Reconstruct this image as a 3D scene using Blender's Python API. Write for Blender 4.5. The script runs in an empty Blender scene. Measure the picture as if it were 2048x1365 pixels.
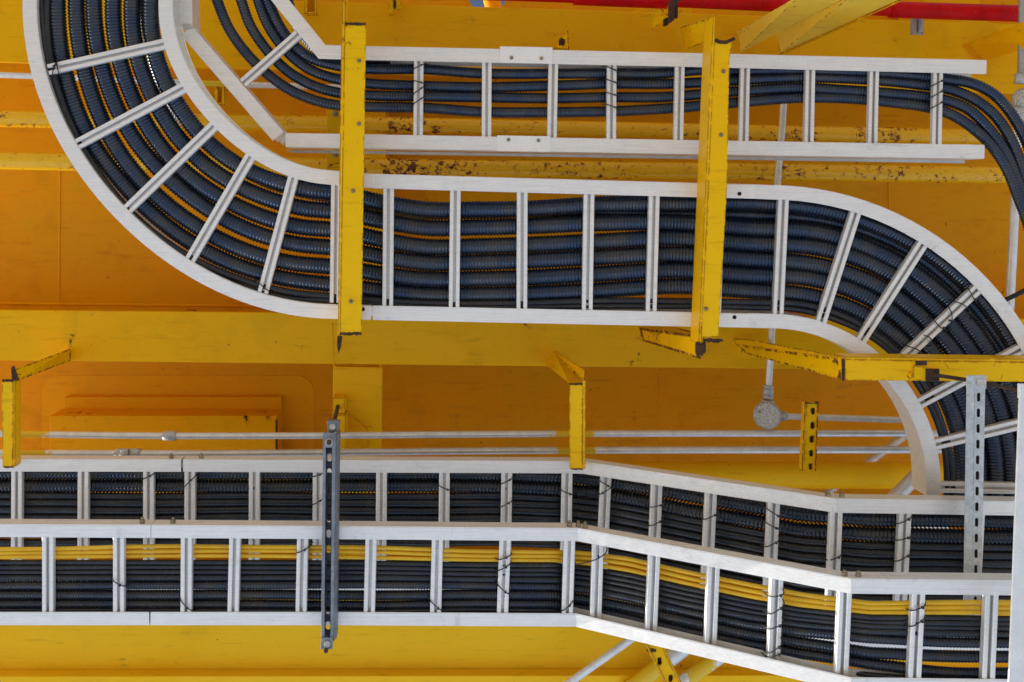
import bpy, bmesh, math, random
import numpy as np
from mathutils import Vector
random.seed(7)
SC = bpy.context.scene
COL = SC.collection
F = 2000.0; H = 1.6; VX, VY = 900.0, 400.0          # focal length in photo pixels, camera height, vanishing point

def P(x, y, d):
    return Vector(((x - VX) * d / F, (y - VY) * d / F, H + d))

# ------------------------------------------------------------------ materials
MATS = {}
def nodes(name):
    m = bpy.data.materials.new(name); m.use_nodes = True
    nt = m.node_tree; b = nt.nodes['Principled BSDF']
    return m, nt, b
def N(nt, t, **kw):
    n = nt.nodes.new(t)
    for k, v in kw.items():
        if k in n.inputs: n.inputs[k].default_value = v
        else: setattr(n, k, v)
    return n
def coords(nt): return N(nt, 'ShaderNodeNewGeometry').outputs['Position']
def noise(nt, vec, scale, detail=4, rough=.55, dist=0):
    n = N(nt, 'ShaderNodeTexNoise'); n.inputs['Scale'].default_value = scale
    n.inputs['Detail'].default_value = detail; n.inputs['Roughness'].default_value = rough
    n.inputs['Distortion'].default_value = dist
    nt.links.new(vec, n.inputs['Vector']); return n.outputs['Fac']
def ramp(nt, fac, a, b):
    n = N(nt, 'ShaderNodeMapRange'); n.interpolation_type = 'SMOOTHSTEP'
    n.inputs['From Min'].default_value = a; n.inputs['From Max'].default_value = b
    nt.links.new(fac, n.inputs['Value']); return n.outputs['Result']
def mix(nt, fac, a, b, blend='MIX'):
    n = N(nt, 'ShaderNodeMix', data_type='RGBA', blend_type=blend)
    if isinstance(fac, float): n.inputs[0].default_value = fac
    else: nt.links.new(fac, n.inputs[0])
    for i, v in ((6, a), (7, b)):
        if isinstance(v, tuple): n.inputs[i].default_value = (*v, 1)
        else: nt.links.new(v, n.inputs[i])
    return n.outputs[2]
def math_(nt, op, a, b=None):
    n = N(nt, 'ShaderNodeMath', operation=op)
    for i, v in enumerate((a, b)):
        if v is None: continue
        if isinstance(v, (int, float)): n.inputs[i].default_value = v
        else: nt.links.new(v, n.inputs[i])
    return n.outputs[0]
def bump(nt, b, h, strength, dist):
    n = N(nt, 'ShaderNodeBump'); n.inputs['Strength'].default_value = strength
    n.inputs['Distance'].default_value = dist
    nt.links.new(h, n.inputs['Height']); nt.links.new(n.outputs[0], b.inputs['Normal'])

def yellow(name, base, stain, rust=0.0, edge=0.0, rough=.42, spot=14, grime=.35, spec=.14):
    m, nt, b = nodes(name); c = coords(nt)
    big = noise(nt, c, 1.3, 5, .6, .4); mid = noise(nt, c, 6, 6, .65, .3)
    col = mix(nt, ramp(nt, big, .38, .66), base, stain)
    dark = tuple(v * .72 for v in base)
    g = math_(nt, 'MULTIPLY', ramp(nt, mid, .5, .78), grime)
    col = mix(nt, g, col, dark)
    # drips and scuffs along one axis
    mp = N(nt, 'ShaderNodeMapping'); mp.inputs['Scale'].default_value = (3, 26, 10)
    nt.links.new(c, mp.inputs['Vector'])
    scuff = noise(nt, mp.outputs[0], 1.6, 5, .7)
    col = mix(nt, math_(nt, 'MULTIPLY', ramp(nt, scuff, .54, .74), .5), col, tuple(v * k for v, k in zip(base, (.62, .55, .8))))
    patch = noise(nt, c, 2.1, 6, .7, 1.2)
    col = mix(nt, math_(nt, 'MULTIPLY', ramp(nt, patch, .56, .70), .38), col, (base[0] * .72, base[1] * .80, .006))
    gr = math_(nt, 'MULTIPLY', ramp(nt, noise(nt, c, 4.5, 9, .78, .5), .60, .66), ramp(nt, scuff, .45, .6))
    col = mix(nt, math_(nt, 'MULTIPLY', gr, .55), col, (.30, .17, .03))
    dots = ramp(nt, noise(nt, c, 26, 4, .5), .735, .76)
    col = mix(nt, math_(nt, 'MULTIPLY', dots, .75), col, (.16, .05, .012))
    # specks of dirt
    sp = ramp(nt, noise(nt, c, 70, 3, .5), .70, .76)
    col = mix(nt, math_(nt, 'MULTIPLY', sp, .4), col, (.12, .05, .01))
    rmask = None
    if rust > 0:
        a = noise(nt, c, spot, 7, .68, .6)
        a = math_(nt, 'ADD', math_(nt, 'MULTIPLY', a, .75), math_(nt, 'MULTIPLY', noise(nt, c, 2.6, 2), .35))
        thr = .78 - rust * .16
        rmask = ramp(nt, a, thr, thr + .03)
        halo = ramp(nt, a, thr - .05, thr + .01)
        col = mix(nt, math_(nt, 'MULTIPLY', halo, .55), col, (.42, .13, .012))
    if edge > 0:
        bv = N(nt, 'ShaderNodeBevel', samples=5); bv.inputs['Radius'].default_value = .009
        ge = N(nt, 'ShaderNodeNewGeometry')
        dp = N(nt, 'ShaderNodeVectorMath', operation='DOT_PRODUCT')
        nt.links.new(bv.outputs[0], dp.inputs[0]); nt.links.new(ge.outputs['Normal'], dp.inputs[1])
        e = ramp(nt, dp.outputs['Value'], .985, .90)
        en = ramp(nt, noise(nt, c, 30, 6, .7), .62 - edge * .22, .66 - edge * .22)
        e = math_(nt, 'MULTIPLY', e, en)
        rmask = e if rmask is None else math_(nt, 'MAXIMUM', rmask, e)
    if rmask is not None:
        rc = mix(nt, ramp(nt, noise(nt, c, 60, 5), .35, .65), (.05, .016, .009), (.22, .062, .015))
        col = mix(nt, rmask, col, rc)
        r = N(nt, 'ShaderNodeMapRange'); nt.links.new(rmask, r.inputs['Value'])
        r.inputs['To Min'].default_value = rough; r.inputs['To Max'].default_value = .95
        nt.links.new(r.outputs[0], b.inputs['Roughness'])
    else: b.inputs['Roughness'].default_value = rough
    nt.links.new(col, b.inputs['Base Color'])
    b.inputs['Specular IOR Level'].default_value = spec
    hh = math_(nt, 'ADD', noise(nt, c, 22, 5, .6), math_(nt, 'MULTIPLY', noise(nt, c, 2.2, 2), 2.0))
    if rmask is not None: hh = math_(nt, 'SUBTRACT', hh, math_(nt, 'MULTIPLY', rmask, .8))
    bump(nt, b, hh, .35, .004)
    MATS[name] = m
yellow('deck', (.88, .38, .003), (.80, .40, .004), rust=.30, grime=.55, spec=.10)
yellow('panel', (.93, .43, .003), (.88, .45, .004), rust=.14, spec=.10)
yellow('beam', (.94, .47, .003), (.88, .48, .004), rust=.42, grime=.45, spec=.10)
yellow('plate', (.98, .56, .014), (.95, .52, .006), rust=.25, rough=.5, grime=.3, spec=.12)  # brighter copy of the beam yellow carries the lowest flange's extra sky light
yellow('pipe', (.96, .52, .004), (.93, .52, .005), rust=.88, spot=38, spec=.5, rough=.3, grime=.15)
yellow('bracket', (.97, .54, .003), (.94, .51, .003), rust=.6, edge=.9, spot=22)
yellow('strutsunlit', (.98, .72, .10), (.96, .66, .04), rust=.35, edge=.5, spot=24)  # yellow paled to put the sunlight on the raking struts into the paint
yellow('bracketclean', (.97, .56, .003), (.95, .58, .003), rust=.35, edge=.6, spot=24)

def metal(name, c1, c2, rough=.5, metallic=.3, spec=18, strength=.3, spangle=0.0, tint=None, stain=.22, brushed=0.0):
    m, nt, b = nodes(name); c = coords(nt)
    f = noise(nt, c, spec, 6, .65, .2); g = noise(nt, c, spec * 9, 3, .6)
    col = mix(nt, ramp(nt, f, .3, .7), c1, c2)
    col = mix(nt, math_(nt, 'MULTIPLY', ramp(nt, g, .5, .72), strength), col, tuple(v * .62 for v in c1))
    st = noise(nt, c, 5, 6, .7, 1.0)
    col = mix(nt, math_(nt, 'MULTIPLY', ramp(nt, st, .60, .72), stain), col, (.30, .24, .16))
    if brushed:
        mp = N(nt, 'ShaderNodeMapping'); mp.inputs['Scale'].default_value = (2.5, 120, 40); nt.links.new(c, mp.inputs['Vector'])
        col = mix(nt, math_(nt, 'MULTIPLY', ramp(nt, noise(nt, mp.outputs[0], 2, 5, .7), .42, .7), brushed), col, (.50, .50, .50))
        sc = ramp(nt, noise(nt, c, 55, 6, .75), .63, .68)
        col = mix(nt, math_(nt, 'MULTIPLY', sc, .35), col, (.34, .31, .27))
    if spangle:
        v = N(nt, 'ShaderNodeTexVoronoi'); v.inputs['Scale'].default_value = spangle
        nt.links.new(c, v.inputs['Vector'])
        s = N(nt, 'ShaderNodeSeparateColor'); nt.links.new(v.outputs['Color'], s.inputs[0])
        col = mix(nt, math_(nt, 'MULTIPLY', s.outputs[0], .5), col, tuple(x * .5 for x in c1))
    nt.links.new(col, b.inputs['Base Color'])
    b.inputs['Metallic'].default_value = metallic
    r = N(nt, 'ShaderNodeMapRange'); nt.links.new(f, r.inputs['Value'])
    r.inputs['To Min'].default_value = rough - .12; r.inputs['To Max'].default_value = rough + .15
    nt.links.new(r.outputs[0], b.inputs['Roughness'])
    bump(nt, b, f, .15, .002)
    MATS[name] = m; return m, nt, b, c, col
metal('alu', (.92, .91, .89), (.86, .86, .86), .42, .25, spec=26, strength=.30, stain=.30, brushed=.34)
metal('aluweb', (.62, .61, .58), (.50, .50, .50), .5, .3)
metal('plate_alu', (.95, .95, .93), (.90, .90, .89), .4, .15)
metal('galv', (.50, .52, .54), (.36, .38, .41), .42, .55, spangle=110)
metal('galvlight', (.66, .69, .70), (.52, .56, .58), .42, .4, spangle=90)
metal('conduit', (.86, .87, .88), (.70, .70, .69), .34, .3)
metal('cast', (.85, .85, .83), (.22, .22, .21), .45, .3, spec=150, strength=.5, spangle=260)
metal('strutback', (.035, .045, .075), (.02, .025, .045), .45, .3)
metal('galvdark', (.30, .33, .37), (.20, .22, .26), .42, .5, spangle=110)
metal('rustrod', (.10, .055, .04), (.045, .028, .022), .8, .2)
metal('bolt', (.42, .36, .24), (.20, .14, .08), .5, .5, spec=60)
metal('rustblack', (.10, .045, .028), (.028, .017, .014), .9, .1, spec=60)
metal('whitepost', (.86, .87, .88), (.76, .78, .80), .45, .15)

def conduit_painted(name, spans, y_only=None):
    """galvanised conduit with yellow overspray where a painted bracket stands; spans in world x"""
    m, nt, b, c, col = metal(name, (.86, .87, .88), (.70, .70, .69), .34, .3)
    sx = N(nt, 'ShaderNodeSeparateXYZ'); nt.links.new(c, sx.inputs[0])
    wob = math_(nt, 'MULTIPLY', math_(nt, 'SUBTRACT', noise(nt, c, 25, 4), .5), .16)
    x = math_(nt, 'ADD', sx.outputs[0], wob); acc = None
    for (cx, hw) in spans:
        d = math_(nt, 'ABSOLUTE', math_(nt, 'SUBTRACT', x, cx))
        k = ramp(nt, d, hw, hw * .72)
        acc = k if acc is None else math_(nt, 'MAXIMUM', acc, k)
    nt.links.new(mix(nt, acc, col, (.80, .50, .01)), b.inputs['Base Color'])
    nt.links.new(math_(nt, 'MULTIPLY', math_(nt, 'SUBTRACT', 1.0, acc), .45), b.inputs['Metallic'])
conduit_painted('conduit_sprayed', [((58-VX)*4.3/F, .10), ((1150-VX)*4.3/F, .10)])
conduit_painted('conduit_sprayed2', [((430-VX)*4.55/F, .12), ((1290-VX)*4.3/F, .10), ((1400-VX)*4.3/F, .07)])

def plastic(name, c1, c2, rough=.36, tint=(1, 1, 1), met=0.0, spec=.5):
    m, nt, b = nodes(name); c = coords(nt)
    f = noise(nt, c, 9, 4, .6); g = noise(nt, c, 160, 2, .5)
    col = mix(nt, ramp(nt, f, .35, .68), c1, c2)
    col = mix(nt, math_(nt, 'MULTIPLY', ramp(nt, g, .60, .72), .25), col, (.16, .15, .13))
    nt.links.new(col, b.inputs['Base Color'])
    r = N(nt, 'ShaderNodeMapRange'); nt.links.new(f, r.inputs['Value'])
    r.inputs['To Min'].default_value = rough - .08; r.inputs['To Max'].default_value = rough + .14
    nt.links.new(r.outputs[0], b.inputs['Roughness'])
    b.inputs['Specular IOR Level'].default_value = spec; b.inputs['Metallic'].default_value = met
    b.inputs['Specular Tint'].default_value = (*tint, 1)
    MATS[name] = m
plastic('cable', (.030, .040, .066), (.058, .057, .056), .22, (.70, .84, 1), .6)  # blue in these black cables' colours and tints adds sky sheen
plastic('cablebluelit', (.030, .048, .088), (.064, .068, .080), .18, (.66, .82, 1), .6)  # bluer copy carries the blue light on cables of the two upper trays
plastic('cablethin', (.026, .031, .044), (.046, .045, .046), .22, (.75, .88, 1), .5)
plastic('cableyellow', (.82, .50, .012), (.74, .42, .010), .42)
plastic('tie', (.012, .012, .014), (.02, .02, .022), .45)
plastic('red', (.62, .003, .006), (.46, .002, .006), .35, spec=.12)
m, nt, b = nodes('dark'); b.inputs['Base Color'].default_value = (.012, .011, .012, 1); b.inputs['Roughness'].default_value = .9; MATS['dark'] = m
m, nt, b = nodes('ground'); c = coords(nt)
nt.links.new(mix(nt, ramp(nt, noise(nt, c, .3, 6, .6), .3, .7), (.66, .53, .38), (.58, .46, .33)), b.inputs['Base Color'])  # quay tan darkened in place of the deck's shade on it
b.inputs['Roughness'].default_value = .8; bump(nt, b, noise(nt, c, 14, 6), .4, .01); MATS['ground'] = m
m, nt, b = nodes('water'); c = coords(nt)
nt.links.new(mix(nt, ramp(nt, noise(nt, c, .5, 6, .6), .3, .7), (.66, .80, .97), (.74, .85, .98)), b.inputs['Base Color'])  # far brighter than real water, so it bounces blue light onto the undersides
b.inputs['Roughness'].default_value = .25; bump(nt, b, noise(nt, c, 2.5, 6), .6, .1); MATS['water'] = m

# ------------------------------------------------------------------ mesh building
class MB:
    def __init__(s): s.v = []; s.f = []; s.np = []
    def add(s, vs, fs):
        o = len(s.v); s.v += [tuple(p) for p in vs]; s.f += [tuple(i + o for i in f) for f in fs]
    def prism(s, pts, vec):
        n = len(pts); a = [Vector(p) for p in pts]; b = [p + Vector(vec) for p in a]
        s.add(a + b, [tuple(range(n - 1, -1, -1)), tuple(range(n, 2 * n))] + [(i, (i + 1) % n, n + (i + 1) % n, n + i) for i in range(n)])
    def sweep(s, path, prof, caps=True):
        """closed profile (u across, v away from the ground) carried along a world path with mitred joints"""
        Z = Vector((0, 0, 1)); n = len(path); m = len(prof); vs = []
        for i, p in enumerate(path):
            t0 = (path[i] - path[i - 1]) if i else (path[1] - path[0])
            t1 = (path[i + 1] - path[i]) if i < n - 1 else t0
            a = Vector((t0.x, t0.y, 0)).normalized(); b2 = Vector((t1.x, t1.y, 0)).normalized()
            h = (a + b2).normalized(); u = Z.cross(h) / max(.4, h.dot(b2))
            for (pu, pv) in prof: vs.append(p + u * pu + Z * pv)
        fs = [(i * m + j, i * m + (j + 1) % m, (i + 1) * m + (j + 1) % m, (i + 1) * m + j) for i in range(n - 1) for j in range(m)]
        if caps: fs += [tuple(range(m - 1, -1, -1)), tuple(range((n - 1) * m, n * m))]
        s.add(vs, fs)
    def cyl(s, a, b, r, k=16, r2=None, spin=0):
        a = Vector(a); b = Vector(b); t = (b - a).normalized()
        q = Vector((0, 0, 1)) if abs(t.z) < .9 else Vector((1, 0, 0))
        u = t.cross(q).normalized(); w = t.cross(u); r2 = r if r2 is None else r2
        A = [a + (u * math.cos(2 * math.pi * (i + spin) / k) + w * math.sin(2 * math.pi * (i + spin) / k)) * r for i in range(k)]
        B = [b + (u * math.cos(2 * math.pi * (i + spin) / k) + w * math.sin(2 * math.pi * (i + spin) / k)) * r2 for i in range(k)]
        s.add(A + B, [tuple(range(k - 1, -1, -1)), tuple(range(k, 2 * k))] + [(i, (i + 1) % k, k + (i + 1) % k, k + i) for i in range(k)])
    def sphere(s, c, r, k=20, rings=12, sz=1.0):
        vs = [Vector(c) + Vector((0, 0, -r * sz))]
        for j in range(1, rings):
            a = math.pi * j / rings
            vs += [Vector(c) + Vector((r * math.sin(a) * math.cos(2 * math.pi * i / k), r * math.sin(a) * math.sin(2 * math.pi * i / k), -r * sz * math.cos(a))) for i in range(k)]
        vs.append(Vector(c) + Vector((0, 0, r * sz))); L = len(vs) - 1
        fs = [(0, 1 + (i + 1) % k, 1 + i) for i in range(k)]
        for j in range(rings - 2):
            fs += [(1 + j * k + i, 1 + j * k + (i + 1) % k, 1 + (j + 1) * k + (i + 1) % k, 1 + (j + 1) * k + i) for i in range(k)]
        fs += [(L, L - k + i, L - k + (i + 1) % k) for i in range(k)]
        s.add(vs, fs)
    def build(s, name, mat, parent=None, smooth=False, bevel=0):
        return link_mesh(name, np.array(s.v, dtype=float), s.f, mat, parent, smooth, bevel)

WLOC = {}
def link_mesh(name, V, faces, mat, parent=None, smooth=False, bevel=0, origin=None):
    me = bpy.data.meshes.new(name)
    c = (V.min(0) + V.max(0)) / 2 if origin is None else np.array(origin)
    me.from_pydata((V - c).tolist(), [], faces) if not isinstance(faces, np.ndarray) else quick(me, V - c, faces)
    me.validate()
    if not isinstance(faces, np.ndarray):
        bm = bmesh.new(); bm.from_mesh(me); bmesh.ops.recalc_face_normals(bm, faces=bm.faces); bm.to_mesh(me); bm.free()
    me.materials.append(MATS[mat])
    o = bpy.data.objects.new(name, me); COL.objects.link(o)
    if smooth: me.polygons.foreach_set('use_smooth', [True] * len(me.polygons))
    if bevel:
        b = o.modifiers.new('bevel', 'BEVEL'); b.width = bevel; b.segments = 2; b.limit_method = 'ANGLE'; b.angle_limit = math.radians(40)
    WLOC[o.name] = Vector(c)
    if parent: o.parent = parent; o.location = Vector(c) - WLOC[parent.name]
    else: o.location = Vector(c)
    return o
def quick(me, V, Q):
    me.vertices.add(len(V)); me.vertices.foreach_set('co', V.ravel())
    me.loops.add(Q.size); me.loops.foreach_set('vertex_index', Q.ravel())
    me.polygons.add(len(Q)); me.polygons.foreach_set('loop_start', np.arange(0, Q.size, 4))
    me.polygons.foreach_set('loop_total', np.full(len(Q), 4)); me.update(calc_edges=True)
def tag(o, label, cat, group=None, kind=None):
    if label: o['label'] = label
    if cat: o['category'] = cat
    if group: o['group'] = group
    if kind: o['kind'] = kind
    return o
def empty(name, loc, label, cat, group=None):
    o = bpy.data.objects.new(name, None); COL.objects.link(o); o.location = loc; o.empty_display_size = .1
    WLOC[o.name] = Vector(loc); return tag(o, label, cat, group)

def catmull(pts, per=14):
    p = np.array(pts, float); p = np.vstack([2 * p[0] - p[1], p, 2 * p[-1] - p[-2]]); out = []
    for i in range(1, len(p) - 2):
        # centripetal-free uniform form with limited overshoot
        a, b, c, d = p[i - 1], p[i], p[i + 1], p[i + 2]
        l0, l1, l2 = np.linalg.norm((b - a)[:2]) + 1e-6, np.linalg.norm((c - b)[:2]) + 1e-6, np.linalg.norm((d - c)[:2]) + 1e-6
        m1 = ((b - a) / l0 * l1 * l1 / (l0 + l1) + (c - b) * l0 / (l0 + l1)); m2 = ((c - b) * l2 / (l1 + l2) + (d - c) / l2 * l1 * l1 / (l1 + l2))
        for t in np.linspace(0, 1, per, endpoint=False):
            out.append((2*t**3-3*t*t+1) * b + (t**3-2*t*t+t) * m1 + (-2*t**3+3*t*t) * c + (t**3-t*t) * m2)
    out.append(p[-2]); return np.array(out)
def to_world(px):
    px = np.asarray(px); return np.stack([(px[:, 0] - VX) * px[:, 2] / F, (px[:, 1] - VY) * px[:, 2] / F, H + px[:, 2]], 1)
def tube(name, W, r, mat, parent=None, pitch=0, amp=.07, helix=False, k=14, step=.03, caps=True):
    seg = np.linalg.norm(np.diff(W, axis=0), axis=1); s = np.concatenate([[0], np.cumsum(seg)]); L = s[-1]
    if pitch: step = pitch / 4
    n = max(3, int(L / step)); u = np.linspace(0, L, n)
    C = np.stack([np.interp(u, s, W[:, i]) for i in range(3)], 1)
    if n > 12:
        w = max(1, int(.02 / (L / n)))                            # smooth the kinks of the sampled path
        ker = np.ones(2 * w + 1) / (2 * w + 1)
        Cp = np.pad(C, ((w, w), (0, 0)), mode='reflect', reflect_type='odd')
        C = np.stack([np.convolve(Cp[:, i], ker, 'valid') for i in range(3)], 1)
    T = np.gradient(C, axis=0); T /= np.linalg.norm(T, axis=1, keepdims=True)
    Zv = np.array([0, 0, 1.0]) if abs(T[:, 2]).max() < .92 else np.array([.1, 1, 0.0])
    U = np.cross(Zv, T); U /= np.linalg.norm(U, axis=1, keepdims=True); Wv = np.cross(T, U)
    a = np.arange(k) * 2 * math.pi / k
    R = np.full((n, k), r)
    if pitch:
        ph = u[:, None] / pitch + (a[None, :] / (2 * math.pi) if helix else 0)
        wv = np.cos(2 * math.pi * ph)
        wv = np.sign(wv) * np.abs(wv) ** .6
        R = r * (1 - amp / 2 + amp / 2 * wv)
    V = C[:, None, :] + R[..., None] * (np.cos(a)[None, :, None] * U[:, None, :] + np.sin(a)[None, :, None] * Wv[:, None, :])
    V = V.reshape(-1, 3)
    i = np.arange(n - 1)[:, None]; j = np.arange(k)[None, :]
    Q = np.stack([i * k + j + 0 * i, i * k + (j + 1) % k, (i + 1) * k + (j + 1) % k, (i + 1) * k + j + 0 * i], -1).reshape(-1, 4).astype(np.int32)
    faces = Q
    if caps and not pitch:
        faces = [tuple(q) for q in Q.tolist()] + [tuple(range(k - 1, -1, -1)), tuple(range((n - 1) * k, n * k))]
    o = link_mesh(name, V, faces, mat, parent, True)
    if caps and not pitch:
        o.data.polygons[-1].use_smooth = False; o.data.polygons[-2].use_smooth = False
    return o
def px_tube(name, pts, rpx, mat, parent=None, **kw):
    d = pts[0][2]
    return tube(name, to_world(catmull(pts) if len(pts) > 2 else np.array(pts, float)), rpx * d / F, mat, parent, **kw)
def slab(mb, corners, thick):
    mb.prism([P(*c) for c in corners], (0, 0, thick))
def rect(mb, x0, y0, x1, y1, d, thick): slab(mb, [(x0, y0, d), (x1, y0, d), (x1, y1, d), (x0, y1, d)], thick)

# ------------------------------------------------------------------ camera, light
cam = bpy.data.cameras.new('camera'); co = bpy.data.objects.new('camera', cam); COL.objects.link(co)
co.location = (0, 0, H); co.rotation_euler = (math.pi, 0, 0)
cam.sensor_width = 36; cam.lens = 36 * F / 2048; cam.shift_x = (1024 - VX) / 2048; cam.shift_y = -(682.5 - VY) / 2048
cam.clip_end = 2000; cam.clip_start = .05; SC.camera = co
EL, AZ = math.radians(22), math.radians(24)
S = Vector((-math.cos(EL) * math.cos(AZ), math.cos(EL) * math.sin(AZ), math.sin(EL)))
sun = bpy.data.lights.new('sun', 'SUN'); sun.energy = 5; sun.angle = math.radians(.6); sun.color = (1, .95, .87)
so = bpy.data.objects.new('sun', sun); COL.objects.link(so); so.rotation_euler = (-S).to_track_quat('-Z', 'Y').to_euler(); so.location = (0, 0, 20)
w = bpy.data.worlds.new('World'); SC.world = w; w.use_nodes = True; nt = w.node_tree
bg = nt.nodes['Background']; sky = nt.nodes.new('ShaderNodeTexSky'); sky.sky_type = 'NISHITA'; sky.sun_disc = False
sky.sun_elevation = EL; sky.sun_rotation = math.atan2(S.x, S.y); sky.altitude = 0; sky.dust_density = 1.2
nt.links.new(sky.outputs[0], bg.inputs[0]); bg.inputs[1].default_value = .15
SC.view_settings.view_transform = 'Standard'; SC.view_settings.look = 'None'; SC.view_settings.exposure = 0

# ------------------------------------------------------------------ the setting
g = MB(); g.prism([(-300, -300, -3), (300, -300, -3), (300, .15, -3), (-300, .15, -3)], (0, 0, 3))  # unseen slab added to bounce warm light up
tag(g.build('quay', 'ground'), 'unseen pale concrete quay added below the trays to bounce light', None, None, 'structure')
g = MB(); g.add([(-900, -900, -1.2), (900, -900, -1.2), (900, 900, -1.2), (-900, 900, -1.2)], [(0, 1, 2, 3)])  # unseen sheet, its colour raised to bounce light up
tag(g.build('water', 'water'), 'unseen pale blue water beside the quay, brightened to bounce light', None, None, 'structure')

# deck plate with a round opening near the top of the photo
def deck():
    bm = bmesh.new(); D = 5.3
    outer = [bm.verts.new(P(*c)) for c in ((-380, -320, D), (2500, -320, D), (2500, 1560, D), (-380, 1560, D))]
    cx, cy = 975, -14
    inner = [bm.verts.new(P(cx + 40 * math.cos(a), cy + 40 * math.sin(a), D)) for a in [i * math.pi / 18 for i in range(36)]]
    es = [bm.edges.new((outer[i], outer[(i + 1) % 4])) for i in range(4)] + [bm.edges.new((inner[i], inner[(i + 1) % 36])) for i in range(36)]
    bmesh.ops.triangle_fill(bm, use_beauty=True, edges=es)
    r = bmesh.ops.extrude_face_region(bm, geom=list(bm.faces))
    for v in [e for e in r['geom'] if isinstance(e, bmesh.types.BMVert)]: v.co.z += .03
    bmesh.ops.recalc_face_normals(bm, faces=bm.faces)
    me = bpy.data.meshes.new('deck_plate'); bm.to_mesh(me); bm.free(); me.materials.append(MATS['deck'])
    o = bpy.data.objects.new('deck_plate', me); COL.objects.link(o); WLOC[o.name] = Vector((0, 0, 0)); return o
tag(deck(), 'flat orange-yellow painted steel deck plate behind everything, with a round hole at the top', 'deck plate')

dk = bpy.data.objects['deck_plate']
def weld(pts, d, parent, wpx=2.2, mat='panel'):
    pp = []; 
    for a, b in zip(pts, pts[1:]):
        n = max(2, int(math.hypot(b[0] - a[0], b[1] - a[1]) / 7))
        pp += [(a[0] + (b[0] - a[0]) * i / n + random.uniform(-.5, .5), a[1] + (b[1] - a[1]) * i / n + random.uniform(-.5, .5), d) for i in range(n)]
    pp.append((*pts[-1], d))
    tube('weld_bead', to_world(np.array(pp, float)), wpx * d / F, mat, parent, k=6, step=.008)
weld([(1320, 740), (1320, 1100)], 5.3, dk); weld([(1777, 350), (1780, 600)], 5.3, dk); weld([(-100, 606), (1900, 626)], 5.3, dk, 3)
weld([(120, 340), (118, 610)], 5.3, dk); weld([(1000, 745), (1002, 1000)], 5.3, dk, 1.6)
# ------------------------------------------------------------------ beams behind the trays
def ibeam(label, pts_top, pts_bot, d, web=True, mat='beam', thick=.025, name='steel_beam', cat='beam'):
    e = empty(name, P((pts_top[0][0] + pts_top[-1][0]) / 2, (pts_top[0][1] + pts_bot[-1][1]) / 2, d), label, cat)
    m = MB(); slab(m, [(x, y, d) for x, y in pts_top] + [(x, y, d) for x, y in reversed(pts_bot)], thick); m.build('flange', mat, e, bevel=.004)
    if web:
        m = MB(); mid = [((a[0] + b[0]) / 2, (a[1] + b[1]) / 2) for a, b in zip(pts_top, pts_bot)]
        slab(m, [(mid[0][0], mid[0][1] - 5, d), (mid[-1][0], mid[-1][1] - 5, d), (mid[-1][0], mid[-1][1] + 5, d), (mid[0][0], mid[0][1] + 5, d)][:4], 5.3 - d - .002)
        for i in range(len(m.v)): x, y, z = m.v[i]; m.v[i] = (x, y, z + thick - .001 if z < H + d + .01 else z)
        m.build('web', mat, e)
    return e
ibeam('wide yellow flange of the horizontal beam just below the S-curved tray', [(-400, 617), (2450, 642)], [(-400, 717), (2450, 748)], 4.6)
ibeam('yellow beam flange running across the top of the photo behind the upper tray', [(-400, -30), (2450, 62)], [(-400, 112), (2450, 202)], 4.6)
mb_ = ibeam('vertical yellow beam flange standing behind the dark slotted strut', [(666, 733.5), (765, 734.4)], [(662, 1188), (761, 1188)], 4.606, web=False)
ibeam('bright yellow wide beam flange below the lowest tray', [(-400, 1191), (2450, 1196)], [(-400, 1356), (2450, 1351)], 4.4, mat='plate')
ibeam('rusty yellow lower lip plate along the very bottom edge of the photo', [(-400, 1354), (2450, 1350)], [(-400, 1404), (2450, 1404)], 4.33, web=False, mat='plate', thick=.069, name='lip_plate', cat='plate')
weld([(762, 640), (761, 735)], 4.604, mb_, 1.8); weld([(664, 645), (667, 735), (765, 737)], 4.6, mb_, 1.6)
m = MB(); rect(m, 655, 190, 772, 617, 5.0, .28)
tag(m.build('stiffener_plate', 'beam', bevel=.004), 'dull yellow stiffener plate behind the left yellow post, under the upper tray', 'plate')
m = MB(); rect(m, 1268, 8, 1384, 60, 4.9, .35)
tag(m.build('stiffener_box', 'beam', bevel=.004), 'shaded yellow box under the deck beside the red pipe', 'steel box')
m = MB(); rect(m, 1850, -40, 1960, 60, 4.95, .3)
tag(m.build('stiffener_box', 'beam', bevel=.004), 'lighter yellow upright block behind the right part of the red pipe', 'steel box')
# boxed pad at left with its painted panel
m = MB(); pts = []
def rrect(x0, y0, x1, y1, r, d, k=6):
    out = []
    for (cx, cy, a0) in ((x1 - r, y0 + r, -90), (x1 - r, y1 - r, 0), (x0 + r, y1 - r, 90), (x0 + r, y0 + r, 180)):
        for i in range(k + 1):
            a = math.radians(a0 + 90 * i / k); out.append((cx + r * math.cos(a), cy + r * math.sin(a), d))
    return out
e = empty('steel_pad', P(330, 880, 4.75), 'raised yellow rectangular steel pad on the deck at lower left, behind two thin conduits', 'steel pad')
slab(m, rrect(84, 752, 628, 1180, 34, 5.297), .002); m.build('backing_panel', 'panel', e)
m = MB(); rect(m, 128, 795, 562, 860, 5.24, .055); m.build('ledge', 'panel', e, bevel=.003)
m = MB(); rect(m, 99, 832, 554, 1040, 5.07, .168); m.build('box', 'beam', e, bevel=.005)
m = MB(); rect(m, 551, 840, 555, 1030, 5.066, .003); m.build('seam', 'rustrod', e)

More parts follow.
